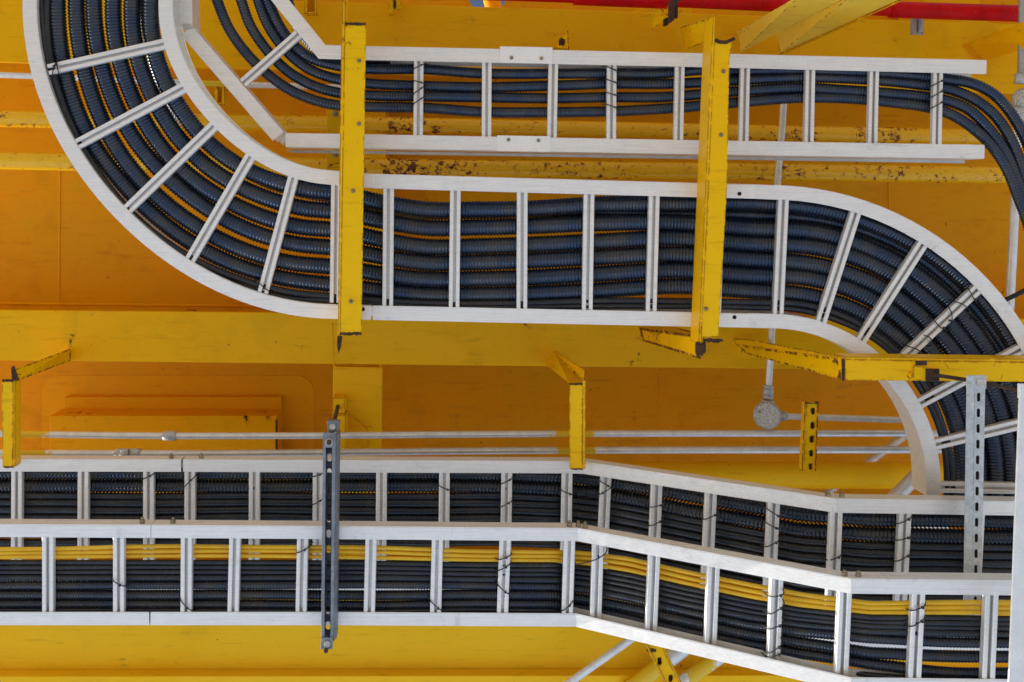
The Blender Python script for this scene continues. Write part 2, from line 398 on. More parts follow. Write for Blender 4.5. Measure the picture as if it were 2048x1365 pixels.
# ------------------------------------------------------------------ pipes and conduits behind the trays
def pipe(name, pts, rpx, mat, label, cat, group=None, k=24):
    o = px_tube(name, pts, rpx, mat, k=k, step=.05); return tag(o, label, cat, group)
pipe('yellow_pipe', [(-200, 235, 4.55), (615, 248, 4.55), (1700, 270, 4.55), (2200, 280, 4.55)], 16.5, 'pipe', 'rust-spotted yellow pipe running behind the lower half of the upper tray', 'pipe', 'yellow pipes behind the upper trays')
pipe('yellow_pipe', [(-200, 318, 4.5), (759, 335, 4.5), (1450, 343, 4.5), (2200, 353, 4.5)], 17.5, 'pipe', 'rust-streaked yellow pipe in the gap between the upper tray and the S-curved tray', 'pipe', 'yellow pipes behind the upper trays')
pipe('yellow_pipe', [(-200, 942, 4.7), (1348, 951, 4.7), (2300, 951, 4.7)], 26, 'plate', 'thick bright yellow pipe with few rust spots just above the bend of the third tray', 'pipe')
pipe('brace_pipe', [(950, -120, 5.6), (1000, 60, 5.6)], 17, 'deck', 'dull orange brace pipe crossing the round hole at the top', 'pipe')
e = empty('red_pipe', P(1500, 8, 4.35), 'glossy red pipe at the top right corner', 'pipe')
px_tube('pipe_body', [(560, -22, 4.35), (1150, -7, 4.35), (1540, 10, 4.35), (1800, 20, 4.35), (2300, 36, 4.35)], 13.5, 'red', e, k=28, step=.05)
px_tube('coupling', [(1147, -6, 4.35), (1340, 2, 4.35)], 16.5, 'red', e, k=28)
px_tube('coupling', [(1780, 19.6, 4.35), (2300, 36, 4.35)], 16.5, 'red', e, k=28)

def conduit(pts, rpx, label, mat='conduit', couplings=(), group=None, cr=1.4):
    e = empty('conduit', P(*pts[0]), label, 'conduit', group)
    px_tube('conduit_tube', pts, rpx, mat, e, k=18, step=.03)
    for (a, b) in couplings:
        px_tube('coupling', [a, b], rpx * cr, 'galvlight' if mat != 'conduit_sprayed2' else 'bracketclean', e, k=18)
    return e
conduit([(-200, 865, 4.3), (340, 872, 4.3), (1155, 868, 4.3), (1900, 867, 4.3)], 6.7, 'upper of the two long thin conduits above the third tray', 'conduit_sprayed', [((327, 871.8, 4.3), (353, 872, 4.3))], 'pair of long thin conduits')
conduit([(-200, 905, 4.3), (245, 908, 4.3), (1155, 901, 4.3), (1900, 900, 4.3)], 7.2, 'lower of the two long thin conduits above the third tray, with a union fitting', 'conduit_sprayed', [((232, 908, 4.3), (246, 907.8, 4.3)), ((241, 908, 4.29), (258, 908, 4.29)), ((258, 907.8, 4.3), (282, 907.6, 4.3))], 'pair of long thin conduits')
conduit([(-200, 143, 4.5), (120, 155, 4.5), (400, 167, 4.5), (700, 176, 4.5)], 6, 'thin conduit crossing behind the left elbow, partly painted yellow', 'conduit_sprayed2')
conduit([(1830, 856, 5.1), (1630, 1005, 5.1)], 8, 'thin grey diagonal conduit passing behind the thick yellow pipe')
conduit([(1850, 935, 4.5), (1770, 1015, 4.5)], 14, 'stout grey diagonal conduit end behind the foot of the right elbow')
conduit([(1272, 1272, 4.25), (1110, 1386, 4.25)], 7.5, 'slim shiny diagonal conduit below the sloping tray, leftmost of three')
conduit([(1420, 1258, 4.3), (1250, 1385, 4.3)], 15.5, 'fat grey diagonal conduit with yellow overspray, behind the rusty yellow angle', 'conduit_sprayed2')
conduit([(1500, 1268, 4.3), (1335, 1388, 4.3)], 15, 'fat grey diagonal conduit with yellow overspray, rightmost of three below the tray', 'conduit_sprayed2')
conduit([(2046, -60, 4.2), (2045, 60, 4.2), (2043, 160, 4.2)], 8, 'pale vertical conduit at the top right edge', 'galv', [((2041, 148, 4.2), (2040, 168, 4.2))], None)
conduit([(2036, 230, 4.2), (2030, 400, 4.2), (2019, 620, 4.2)], 8.5, 'grey vertical conduit at the right edge below the cast box', 'conduit', [])
conduit([(1795, 1053, 4.3), (1892, 1053, 4.3)], 12, 'added white pipe for the bright lit gap at the right of the third tray', 'whitepost')  # pipe added to stand in for brightly lit bits between the cables

# conduit down to the round box and across
e = empty('junction_box', P(1534, 831, 4.35), 'round speckled cast junction box hanging below the S-curved tray', 'junction box')
m = MB()
m.cyl(P(1534, 831, 4.30), P(1534, 831, 4.42), 27 * 4.35 / F, 32); m.build('box_body', 'cast', e, bevel=.005)
m = MB(); m.cyl(P(1534, 831, 4.285), P(1534, 831, 4.299), 24.5 * 4.35 / F, 32); o = m.build('cover', 'cast', e, bevel=.003)
for sx in (-15, 15):
    m = MB(); m.cyl(P(1534 + sx, 831 + sx * .5, 4.279), P(1534 + sx, 831 + sx * .5, 4.286), .0065, 6); m.build('screw', 'bolt', o)
m = MB(); m.cyl(P(1536, 800, 4.35), P(1535, 812, 4.35), 12 * 4.35 / F, 16); m.cyl(P(1556, 832, 4.35), P(1568, 833, 4.35), 11 * 4.35 / F, 6); m.build('hub', 'cast', e, bevel=.003)
conduit([(1569, 170, 4.4), (1566, 230, 4.4), (1555, 365, 4.38), (1544, 658, 4.35), (1536, 790, 4.35)], 6.5, 'grey vertical conduit coming down to the round junction box', 'conduit', [((1537, 771, 4.35), (1536.5, 776, 4.35)), ((1536.5, 776, 4.35), (1536, 792, 4.35)), ((1536, 790, 4.35), (1536, 797, 4.35))], None, 1.6)
conduit([(1565, 833, 4.35), (1850, 842, 4.35)], 6.4, 'short thin conduit leaving the round junction box to the right', 'conduit', [((1566, 833, 4.35), (1573, 833.4, 4.35))])
e = empty('cast_box', P(2045, 200, 4.2), 'white cast conduit body at the right edge behind the bending cables', 'conduit body')
m = MB(); m.sphere(P(2048, 200, 4.2), 24 * 4.2 / F, sz=.7); m.build('cast_body', 'cast', e, smooth=True)
m = MB(); m.cyl(P(2038, 216, 4.2), P(2036, 240, 4.2), 13 * 4.2 / F, 18); m.build('hub', 'cast', e, bevel=.003)

# ------------------------------------------------------------------ cable trays
def rail_profile(w, h, side, t=.004):
    a = w / 2 * side
    e = .0035 * side; q = .0014
    return [(-a, q), (-a + e, q), (-a + e, 0), (a - e, 0), (a - e, q), (a, q), (a, h), (-a, h), (-a, h - t), (a - t * side, h - t), (a - t * side, t), (-a, t)]
def rung_profile(w=.041, D=.0225, s=.0055, t=.003):
    h = w / 2
    return [(-h + .002, 0), (-s - .002, 0), (-s, .002), (-s, .009), (-s - t, .009), (-s - t, t + .001), (-h + t, t + .001), (-h + t, D - t), (h - t, D - t), (h - t, t + .001), (s + t, t + .001), (s + t, .009), (s, .009), (s, .002), (s + .002, 0), (h - .002, 0), (h, .002), (h, D), (-h, D), (-h, .002)]
RP = rung_profile()
class Tray:
    def __init__(s, name, label, loc, h, w=.054): s.e = empty(name, loc, label, 'cable tray'); s.h = h; s.w = w
    def rail(s, pts, side, label=None, mat='alu'):
        m = MB(); m.sweep([P(*p) for p in pts], rail_profile(s.w, s.h, side)); o = m.build('side_rail', mat, s.e)
        if label: o['label'] = label
    def rung(s, a, b, w=1.0, mat='alu'):
        A = P(*a) + Vector((0, 0, .0045)); B = P(*b) + Vector((0, 0, .0045))
        m = MB(); m.sweep([A, B], [(u * w, v) for u, v in RP]); m.build('rung', mat, s.e)
    def plate(s, c, holes=(), mat='plate_alu', bolts=False):
        m = MB(); slab(m, [(x, y, d - .004) for x, y, d in c], .0035); o = m.build('splice_plate', mat, s.e, bevel=.001)
        for (x, y, d) in holes:
            q = MB(); q.cyl(P(x, y, d - .0065), P(x, y, d - .003), .0075, 12); q.build('bolt', 'bolt' if bolts else 'dark', o)  # without bolts, a dark disc stands in for the shaded hole
def arc(cx, cy, r, a0, a1, d, n=28, bulge=0):
    """angles in degrees, photo axes (x right, y down)"""
    out = []
    for i in range(n + 1):
        a = math.radians(a0 + (a1 - a0) * i / n); rr = r - bulge * math.sin(2 * a) ** 2
        out.append((cx + rr * math.cos(a), cy + rr * math.sin(a), d))
    return out
D2, D1, D3, D4 = 3.75, 3.85, 4.0, 3.64
D3r, D4r = 3.5, 3.14
# --- S-curved tray
T2 = Tray('cable_tray', 'wide S-curved ladder cable tray with an elbow at each end, through the middle', P(1000, 500, D2), .12)
T2.rail(arc(675, 8, 616, 192, 90, D2, 40, 13) + [(742, 625.5, D2)], -1)
T2.rail([(746, 626, D2), (1440, 640.5, D2)], 1)
T2.rail([(1441, 640.5, D2), (1498, 641.5, D2)] + arc(1540, 970, 327.5, -90, 4, D2, 30)[1:], 1)
T2.rail(arc(677, 10, 346, 192, 90, D2, 34, 12)[:-1] + [(678, 357, D2), (744, 362, D2)], 1)
T2.rail([(745.5, 362.5, D2), (1348, 379.5, D2), (1441, 382, D2)], -1)
T2.rail([(1442, 382, D2), (1509, 383.5, D2)] + arc(1540, 970, 585, -90, 4, D2, 30), -1)
rung2 = []
for a in (12.5, 28, 44, 59.7, 75.2, 89.3):
    t = math.radians(180 - a + (0)); c, s_ = math.cos(t), math.sin(t)
    rung2.append(((677 + 345 * c, 10 + 345 * s_, D2), (677 + 596 * c, 10 + 596 * s_, D2)))
for xt, xb in ((777, 775), (911, 908), (1045, 1044), (1179, 1175), (1310, 1303), (1440, 1432), (1569, 1557)):
    yt = 362.5 + (xt - 745) * .0285; rung2.append(((xt, yt, D2), (xb, 626 + (xb - 745) * .0206, D2)))
for a in (17.7, 32.6, 46.9, 61.8, 76.6, 91):
    t = math.radians(a - 90); c, s_ = math.cos(t), math.sin(t)
    rung2.append(((1540 + 574 * c, 970 + 574 * s_, D2), (1540 + 338 * c, 970 + 338 * s_, D2)))
for a, b in rung2: T2.rung(a, b, .98)
T2.plate([(1447, 370, D2), (1508, 371, D2), (1508, 398, D2), (1447, 396, D2)], [(1479, 388, D2)])
T2.plate([(1438, 627, D2), (1497, 628.5, D2), (1497, 656, D2), (1438, 654, D2)], [(1469, 635, D2)])
T2.plate([(727, 349, D2), (747, 349, D2), (747, 376, D2), (727, 376, D2)])
T2.plate([(722, 612, D2), (741, 612, D2), (741, 640, D2), (722, 640, D2)], [(726, 619, D2)])
# --- upper tray
T1 = Tray('cable_tray', 'upper ladder cable tray with a mitred bend at left and open right end', P(1200, 200, D1), .12)
T1.rail([(366, -160, D1), (371, 53, D1)], -1)
T1.rail([(373, 62, D1), (556, 273, D1)], -1)
T1.rail([(571, 280.5, D1), (732, 283, D1), (1348, 294, D1), (1969, 304, D1)], 1)
m = MB(); slab(m, [(572, 300, D1 + .121), (1930, 321, D1 + .121), (1930, 327, D1 + .121), (585, 306, D1 + .121)], .004); m.build('rail_lip', 'aluweb', T1.e)
T1.rail([(530, -160, D1), (537, -28, D1), (644, 104, D1), (732, 106.5, D1), (1348, 119.5, D1), (1973, 134.5, D1)], -1)
T1.plate([(1000, 93, D1), (1105, 95, D1), (1105, 128, D1), (1000, 126, D1)], [(1023, 116, D1), (1083, 117, D1)], bolts=True)
T1.plate([(994, 271, D1), (1100, 273, D1), (1100, 304.5, D1), (994, 302.5, D1)], [(1017, 280, D1), (1077, 281, D1)], bolts=True)
T1.plate([(364, 48, D1 - .001), (379, 48, D1 - .001), (389, 56, D1 - .001), (366, 62, D1 - .001)], mat='aluweb')
T1.plate([(560, 285, D1 + .012), (572, 266, D1 + .012), (577, 270, D1 + .012), (567, 292, D1 + .012)], mat='aluweb')
rung1 = [((596, 68, D1), (485, 166, D1))] + [((a, 108 + (a - 732) * .0217, D1), (b, 283 + (b - 732) * .0170, D1)) for a, b in
    ((837.5, 836), (974, 973), (1107.5, 1104), (1224.5, 1223), (1361, 1357.5), (1492, 1488), (1622.5, 1619), (1750.5, 1746.5), (1878.5, 1875))]
for a, b in rung1: T1.rung(a, b, .90)
# --- third tray and lowest tray (both dip towards the ground on the right)
def depth(x, xa, da, xb, db):
    if x <= xa: return da
    if x >= xb: return db
    t = (x - xa) / (xb - xa); return 1 / ((1 - t) / da + t / db)
d3 = lambda x: depth(x, 1168, D3, 1672, D3r)
d4 = lambda x: depth(x, 1156, D4, 1702, D4r)
T3 = Tray('cable_tray', 'third ladder cable tray from the top, dipping past the foot of the right elbow', P(1000, 1040, D3), .06, .05)
T3.rail([(-120, 931, D3), (362, 932, D3)], -1); T3.rail([(366, 932, D3), (1140, 935, D3), (1168, 936, D3), (1672, 1012, D3r), (2180, 1020, D3r)], -1)
T3.rail([(-120, 1168, D3), (1164, 1171, D3), (1668, 1283, D3r), (2180, 1290, D3r)], 1)
def lerp_y(pts, x):
    for a, b in zip(pts, pts[1:]):
        if x <= b[0]: return a[1] + (b[1] - a[1]) * (x - a[0]) / (b[0] - a[0])
    return pts[-1][1]
t3t = [(-120, 931), (1168, 936), (1672, 1012), (2180, 1020)]; t3b = [(-120, 1168), (1164, 1171), (1668, 1283), (2180, 1290)]
t4t = [(-120, 1061), (680, 1066), (1157, 1070), (1702, 1173), (2180, 1178)]; t4b = [(-120, 1238), (680, 1238), (1152, 1241), (1702, 1371), (2180, 1377)]
R3 = ((32, 31), (165, 164), (296, 296), (379, 378), (508, 507), (636, 635), (763, 761), (889, 887), (1014, 1011), (1135, 1131), (1213, 1203), (1315, 1306), (1424, 1413), (1550, 1538), (1675, 1664), (1813, 1800), (1960, 1946), (2098, 2082))
R4 = ((94, 94), (236, 236), (372, 371), (469, 465), (605, 601.5), (742, 738), (875, 871), (1011, 1005), (1140, 1135), (1197, 1192), (1310, 1303), (1429, 1422), (1556, 1549), (1693, 1685), (1840, 1831), (1987, 1979))
for a, b in R3: T3.rung((a, lerp_y(t3t, a) + 6, d3(a) + (.014 if 1170 < a < 1670 else 0)), (b, lerp_y(t3b, b) - 6, d3(b + 3) + (.014 if 1170 < a < 1670 else 0)), 1.05)
T4 = Tray('cable_tray', 'lowest ladder cable tray carrying the yellow cables, its middle sloping brightly lit', P(1000, 1150, D4), .06, .048)
T4.rail([(-120, 1061, D4), (301, 1063.5, D4)], -1); T4.rail([(303, 1063.5, D4), (680, 1066, D4), (1156, 1070, D4), (1702, 1173, D4r), (2180, 1178, D4r)], -1)
T4.rail([(-120, 1238, D4), (298, 1238, D4)], 1); T4.rail([(301, 1238, D4), (680, 1238, D4), (1152, 1241, D4), (1702, 1371, D4r), (2180, 1377, D4r)], 1)
for a, b in R4: T4.rung((a, lerp_y(t4t, a) + 6, d4(a) + (.014 if 1160 < a < 1700 else 0)), (b, lerp_y(t4b, b) - 6, d4(b) + (.014 if 1160 < a < 1700 else 0)), 1.0)
def rail_bolts(tray, xs, yoff, line, dd, up=.02):
    for x in xs:
        q = MB(); c = P(x, lerp_y(line, x) - yoff, dd(x)) + Vector((0, 0, up)); q.cyl(c + Vector((0, .004, 0)), c + Vector((0, -.010, 0)), .010, 6); q.cyl(c, c + Vector((0, -.018, 0)), .005, 8); q.build('bolt', 'bolt', tray.e)
rail_bolts(T3, (340, 400, 1660, 1688), 14.5, t3t, d3); rail_bolts(T4, (281, 343, 1140, 1158, 1172, 1694, 1722), 15, t4t, d4)

# ------------------------------------------------------------------ cables
ORD = ['first', 'second', 'third', 'fourth', 'fifth', 'sixth', 'seventh', 'eighth', 'ninth', 'tenth', 'eleventh', 'twelfth']
def cable(pts, r, mat, label, group, pitch=.0125, amp=.10, helix=False, name='corrugated_cable', cat='cable'):
    r = r * (1 + amp / 2) * 1.045
    o = tube(name, to_world(catmull(pts, 10)), r, mat, None, pitch=pitch, amp=amp, helix=helix, k=16)
    return tag(o, label, cat, group)
# S-curved tray: (radius in left elbow, y at x = 677, 850, 1050, 1200, 1357, 1485, radius in right elbow, cable radius, extra depth)
C2 = [(377, 387, 419, 418, 409, 407, 405, 563, .0300, 0, 'topmost fat black corrugated cable in the S-curved tray'),
      (414, 424, 456, 453, 447, 446, 456, 513, .0300, 0, 'second fat black corrugated cable from the top in the S-curved tray'),
      (380, 394, 424, 422, 424, 428, 430, 540, .0290, .045, 'black corrugated cable emerging behind the top two in the S-curved tray, right half'),
      (451, 461, 494, 490, 483, 477, 487, 483, .0300, 0, 'third fat black corrugated cable from the top in the S-curved tray'),
      (487, 497, 526, 522, 515, 509, 518, 452, .0300, 0, 'fourth fat black corrugated cable from the top in the S-curved tray'),
      (525, 535, 559, 556, 548, 541, 550, 420, .0300, 0, 'fifth fat black corrugated cable from the top in the S-curved tray'),
      (561, 571, 590, 588, 581, 573, 581, 389, .0295, 0, 'lowest fat black corrugated cable in the S-curved tray'),
      (584, 594, 607, 607, 602, 603, 605, 366, .0120, -.01, 'slim black cable along the lower rail of the S-curved tray, the upper of two'),
      (593, 602, 613, 615, 613, 613, 615, 356, .0105, -.01, 'slim black cable along the lower rail of the S-curved tray, the lower of two')]
for (rl, y0, y1, y2, y3, y4, y5, rr, rad, dd, lab) in C2:
    D = D2 + .03 + rad + dd
    q = D / D2                                              # keep the picture position at the deeper plane
    pts = []
    for a in range(196, 92, -8):
        t = math.radians(a); w_ = 2.2 * math.sin(a * .055 + rl * 1.7) + 1.0 * math.sin(a * .16 + rl)
        pts.append((677 + (rl + w_) * math.cos(t), 10 + (rl + w_) * math.sin(t) * 1.0, D + .004 * math.sin(a * .3 + rl)))
    pts += [(677, y0, D), (760, y0 * .45 + y1 * .55, D), (850, y1, D + .004), (950, (y1 + y2) / 2 + 1, D), (1050, y2, D), (1200, y3, D + .003), (1357, y4, D), (1485, y5, D)]
    for a in range(-86, 12, 9):
        t = math.radians(a); w_ = 2.0 * math.sin(a * .06 + rr * 1.3) + 1.0 * math.sin(a * .17 + rr); k = min(1, (a + 86) / 18 + .0)
        if a == -86: continue
        pts.append((1540 + (rr + w_) * math.cos(t), 970 + (rr + w_) * math.sin(t), D))
    cable(pts, rad, 'cablebluelit' if rad > .02 else 'cablethin', lab, 'fat cables of the S-curved tray' if rad > .02 else 'slim cables of the S-curved tray', pitch=.0125 if rad > .02 else .008, amp=.12 if rad > .02 else .08)
# upper tray
C1 = [([(512, -60), (528, -20), (543, 20), (574, 75), (615, 113), (680, 133), (732, 138), (845, 139), (960, 147), (1100, 148), (1224, 147), (1340, 146), (1390, 141), (1490, 141), (1600, 141), (1690, 143), (1790, 147), (1850, 153), (1895, 159), (1946, 168), (1990, 191), (2018, 222), (2045, 266), (2070, 330), (2085, 400)], 'topmost'),
      ([(500, -60), (516, 0), (536, 51), (567, 96), (615, 137), (680, 160), (732, 167), (845, 172), (960, 175), (1100, 172), (1224, 168), (1340, 168), (1390, 166), (1490, 160), (1600, 155), (1690, 157), (1790, 164), (1850, 171), (1895, 178), (1946, 198), (1990, 232), (2018, 273), (2045, 342), (2058, 410), (2064, 480)], 'second'),
      ([(462, -60), (482, 0), (499, 48), (530, 96), (581, 147), (632, 174), (683, 187), (732, 191), (845, 193), (960, 195), (1100, 197), (1224, 195), (1340, 194), (1390, 190), (1490, 182), (1600, 176), (1690, 181), (1790, 188), (1850, 194), (1895, 202), (1936, 219), (1973, 253), (2004, 294), (2031, 352), (2052, 410), (2068, 470)], 'third'),
      ([(415, -60), (434, 0), (458, 58), (492, 106), (533, 147), (581, 181), (632, 202), (680, 212), (732, 214), (845, 216), (960, 224), (1100, 225), (1224, 223), (1340, 217), (1390, 213), (1490, 204), (1600, 196), (1690, 197), (1790, 206), (1850, 214), (1895, 226), (1942, 254), (1983, 292), (2014, 338), (2035, 390), (2054, 440), (2070, 500)], 'lowest')]
for i, (pts, wd) in enumerate(C1):
    cable([(x, y, D1 + .055 + .003 * math.sin(x * .01 + i)) for x, y in pts], .0200, 'cablebluelit', wd + (' from the top of the' if wd in ('second', 'third') else ' of the') + ' four cables in the upper tray', 'corrugated cables of the upper tray', pitch=.0115, amp=.12)
cable([(x, y, D1 + .085) for x, y in [(560, -60), (575, -5), (598, 60), (640, 104), (700, 118), (780, 122)]], .018, 'cable', 'short dark cable tucked behind the top rail at the bend of the upper tray', 'corrugated cables of the upper tray', pitch=.011, amp=.12)
cable([(1990, 609, 4.05), (2020, 596, 4.0), (2060, 576, 3.95)], .009, 'cablethin', 'stub of thin black cable poking out above the right elbow at the photo edge', None, pitch=.008)
# third tray
X3 = (-120, 100, 300, 500, 700, 850, 1000, 1130, 1200, 1290, 1374, 1500, 1600, 1740, 1900, 2000, 2180)
C3 = [((946, 946, 947, 947, 947, 947, 949, 953, 961, 975, 990, 1012, 1028, 1038, 1039, 1042, 1044), .0255, True, 'topmost fat spiral-ribbed cable in the third tray'),
      ((972, 972, 972, 973, 972, 972, 974, 979, 987, 1003, 1021, 1041, 1060, 1069, 1073, 1074, 1076), .0250, True, 'second fat spiral-ribbed cable from the top in the third tray'),
      ((991, 991, 993, 991, 993, 993, 992, 998, 1006, 1022, 1039, 1063, 1081, 1092, 1094, 1095, 1097), .0125, False, 'third cable from the top in the third tray, slimmer than those above it'),
      ((1005, 1005, 1006, 1004, 1006, 1006, 1006, 1011, 1019, 1036, 1052, 1076, 1096, 1107, 1109, 1111, 1112), .0155, False, 'fourth cable from the top in the third tray'),
      ((1020, 1020, 1021, 1019, 1021, 1022, 1020, 1025, 1033, 1050, 1068, 1094, 1113, 1124, 1126, 1128, 1130), .0155, False, 'fifth cable from the top in the third tray'),
      ((1036, 1035, 1037, 1034, 1036, 1038, 1036, 1039, 1048, 1067, 1084, 1110, 1131, 1141, 1141, 1143, 1146), .0155, False, 'sixth cable from the top in the third tray, just above the lowest tray'),
      ((1053, 1052, 1053, 1051, 1053, 1054, 1052, 1056, 1065, 1083, 1100, 1127, 1149, 1160, 1160, 1161, 1163), .0155, False, 'seventh cable of the third tray, half hidden by the top rail of the lowest tray'),
      ((1069, 1069, 1071, 1068, 1070, 1071, 1068, 1073, 1082, 1101, 1120, 1145, 1168, 1179, 1179, 1180, 1182), .0155, False, 'eighth cable of the third tray, seen just under the top rail of the lowest tray'),
      ((1085, 1086, 1084, 1085, 1083, 1086, 1085, 1090, 1099, 1118, 1137, 1163, 1186, 1197, 1197, 1199, 1200), .0150, False, 'ninth cable from the top in the third tray, seen just above the yellow cables'),
      ((1127, 1128, 1127, 1129, 1127, 1128, 1130, 1132, 1141, 1160, 1180, 1207, 1232, 1242, 1243, 1244, 1246), .0150, False, 'dark cable of the third tray hidden behind the slim cables of the lowest tray'),
      ((1143, 1144, 1142, 1144, 1143, 1143, 1145, 1148, 1157, 1177, 1197, 1224, 1249, 1259, 1260, 1261, 1263), .0150, False, 'lowest cable of the third tray, behind the cables of the lowest tray')]
def dip(x, a, b):
    k = max(0.0, min(1.0, (x - a + 70) / 60, (b + 60 - x) / 60)); return .030 * k * k * (3 - 2 * k)
for ys, rad, hx, lab in C3:
    xs_ = np.unique(np.concatenate([X3, np.arange(1090, 1760, 30)])); pts = [(x, np.interp(x, X3, ys), d3(x) + .030 + rad + dip(x, 1168, 1672) + .004 * math.sin(x * .013 + ys[0])) for x in xs_]
    cable(pts, rad, 'cable' if hx else 'cablethin', lab, 'cables of the third tray', pitch=.0145 if hx else .008, amp=.22 if hx else .09, helix=hx)
# lowest tray
X4 = (-120, 100, 300, 500, 760, 960, 1110, 1180, 1260, 1374, 1500, 1600, 1740, 1900, 2020, 2180)
C4 = [((1099, 1098, 1093, 1094, 1096, 1103, 1104.5, 1108, 1119, 1145, 1170, 1189, 1207, 1205, 1205, 1206), .0069, 'y', 'topmost of the three yellow cables in the lowest tray'),
      ((1106, 1106, 1103, 1102, 1105, 1112, 1112.5, 1117, 1129, 1156, 1182, 1200, 1215.5, 1215, 1216, 1217), .0069, 'y', 'middle one of the three yellow cables in the lowest tray'),
      ((1115, 1114, 1112, 1112, 1116, 1120, 1121, 1128, 1141, 1167, 1193, 1210, 1225, 1225, 1226, 1227), .0069, 'y', 'lowest of the three yellow cables in the lowest tray'),
      ((1125, 1125, 1125, 1125, 1127, 1130, 1131, 1138, 1152, 1178, 1203, 1220, 1235, 1236, 1238, 1239), .0085, 't', 'slim black cable right under the yellow cables in the lowest tray'),
      ((1135, 1135, 1134, 1135, 1136, 1139, 1140, 1148, 1162, 1188, 1213, 1230, 1244, 1246, 1247, 1248), .0085, 't', 'second slim black cable under the yellow cables in the lowest tray'),
      ((1144, 1144, 1144, 1144, 1145, 1148, 1149, 1157, 1172, 1198, 1223, 1238, 1252, 1255, 1256, 1257), .0085, 't', 'third slim black cable under the yellow cables in the lowest tray'),
      ((1155, 1155, 1155, 1155, 1155, 1158, 1160, 1168, 1183, 1209, 1234, 1249, 1262, 1266, 1268, 1270), .0118, 't', 'medium black cable above the fat corrugated ones in the lowest tray'),
      ((1171, 1171, 1170, 1170, 1169, 1171, 1173, 1180, 1196, 1223, 1250, 1264, 1277, 1285, 1286, 1288), .0148, 'c', 'uppermost fat corrugated black cable in the lowest tray'),
      ((1189, 1189, 1190, 1189, 1191, 1189, 1190, 1200, 1216, 1242, 1269, 1285, 1306, 1313, 1314, 1316), .0170, 'c', 'middle fat corrugated black cable in the lowest tray'),
      ((1208, 1208, 1208, 1209, 1211, 1207, 1209, 1219, 1237, 1263, 1289, 1307, 1328, 1346, 1347, 1348), .0165, 'c', 'lower fat corrugated black cable in the lowest tray'),
      ((1221, 1221, 1221, 1222, 1223, 1220, 1222, 1233, 1253, 1281, 1308, 1327, 1351, 1364, 1365, 1366), .0085, 'c', 'bottom slim corrugated black cable along the lower rail of the lowest tray')]
for ys, rad, ty, lab in C4:
    xs_ = np.unique(np.concatenate([X4, np.arange(1080, 1790, 30)])); pts = [(x, np.interp(x, X4, ys), d4(x) + .029 + rad + dip(x, 1156, 1702) + .003 * math.sin(x * .017 + ys[0])) for x in xs_]
    cable(pts, rad, {'y': 'cableyellow', 't': 'cablethin', 'c': 'cable'}[ty], lab,
          {'y': 'yellow cables', 't': 'slim black cables of the lowest tray', 'c': 'corrugated black cables of the lowest tray'}[ty],
          pitch={'y': .011, 't': .0075, 'c': .0105}[ty], amp={'y': .06, 't': .08, 'c': .14}[ty], name='yellow_cable' if ty == 'y' else 'corrugated_cable')

# ------------------------------------------------------------------ cable ties round the rungs
TN = {1: 'upper tray', 2: 'S-curved tray', 3: 'third tray', 4: 'lowest tray'}
def tie(tr, pts, dfun, label, r=.0021):
    d = [dfun(p[0]) for p in pts]
    mid = [P(p[0], p[1], dd - .0055) for p, dd in zip(pts, d)]
    t0 = (mid[0] - mid[1]).normalized(); t1 = (mid[-1] - mid[-2]).normalized(); up = Vector((0, 0, 1))
    path = [mid[0] + t0 * .012 + up * .05, mid[0] + t0 * .006 + up * .012] + mid + [mid[-1] + t1 * .006 + up * .012, mid[-1] + t1 * .012 + up * .05]
    e = empty('cable_tie', mid[0], label, 'cable tie', 'black cable ties round the rungs')
    W = np.array([tuple(p) for p in path])
    tube('strap', W, r, 'tie', e, k=8, step=.004)
    m = MB(); c = mid[0].lerp(mid[-1], .72); m.cyl(c - up * .0075, c + up * .003, .0046, 4, spin=.5); m.build('tie_head', 'tie', e)
def tname(i, what, tr, pos=''): return f'black cable tie {pos}on the {ORD[i] if i < 12 else what} rung from the left of the {TN[tr]}'.replace('  ', ' ')
f1 = lambda x: D1; f2 = lambda x: D2
for i, (rg, pos, pts) in enumerate([
    (1, 'topmost of four', [(827, 138), (848, 128)]), (1, 'second of four', [(827, 161), (848, 167)]), (1, 'third of four', [(827, 188), (848, 173)]), (1, 'lowest of four', [(827, 208), (848, 194)]),
    (4, 'topmost of four', [(1214, 133), (1235, 143)]), (4, 'second of four', [(1214, 159), (1235, 167)]), (4, 'third of four', [(1214, 185), (1235, 192)]), (4, 'lowest of four', [(1214, 209), (1235, 217)]),
    (9, 'topmost of three', [(1867, 171), (1890, 159)]), (9, 'middle one of three', [(1867, 193), (1889, 180)]), (9, 'lowest of three', [(1867, 215), (1889, 202)])]):
    tie(1, pts, f1, f'black tie, {pos}, {ORD[rg]} rung from left of upper tray')
tie(2, [(104, 150), (110, 126)], f2, 'left tie at the outer end of the top rung of the left elbow', .002)
tie(2, [(118, 150), (112, 124)], f2, 'right tie at the outer end of the top rung of the left elbow', .002)
tie(2, [(512, 562), (536, 582)], f2, 'black cable tie at the foot of the fifth rung of the left elbow')
for i, (pos, pts) in enumerate([('topmost', [(1938, 578), (1948, 600), (1956, 607)]), ('second', [(1912, 604), (1930, 610), (1948, 634)]), ('third', [(1898, 614), (1906, 634), (1900, 652)]),
                                ('fourth', [(1868, 640), (1880, 656), (1896, 662)]), ('fifth', [(1852, 672), (1862, 674), (1864, 690)]), ('lowest', [(1820, 694), (1838, 700), (1850, 712)])]):
    tie(2, pts, f2, f'{pos} of the six black cable ties on the tied rung of the right elbow')
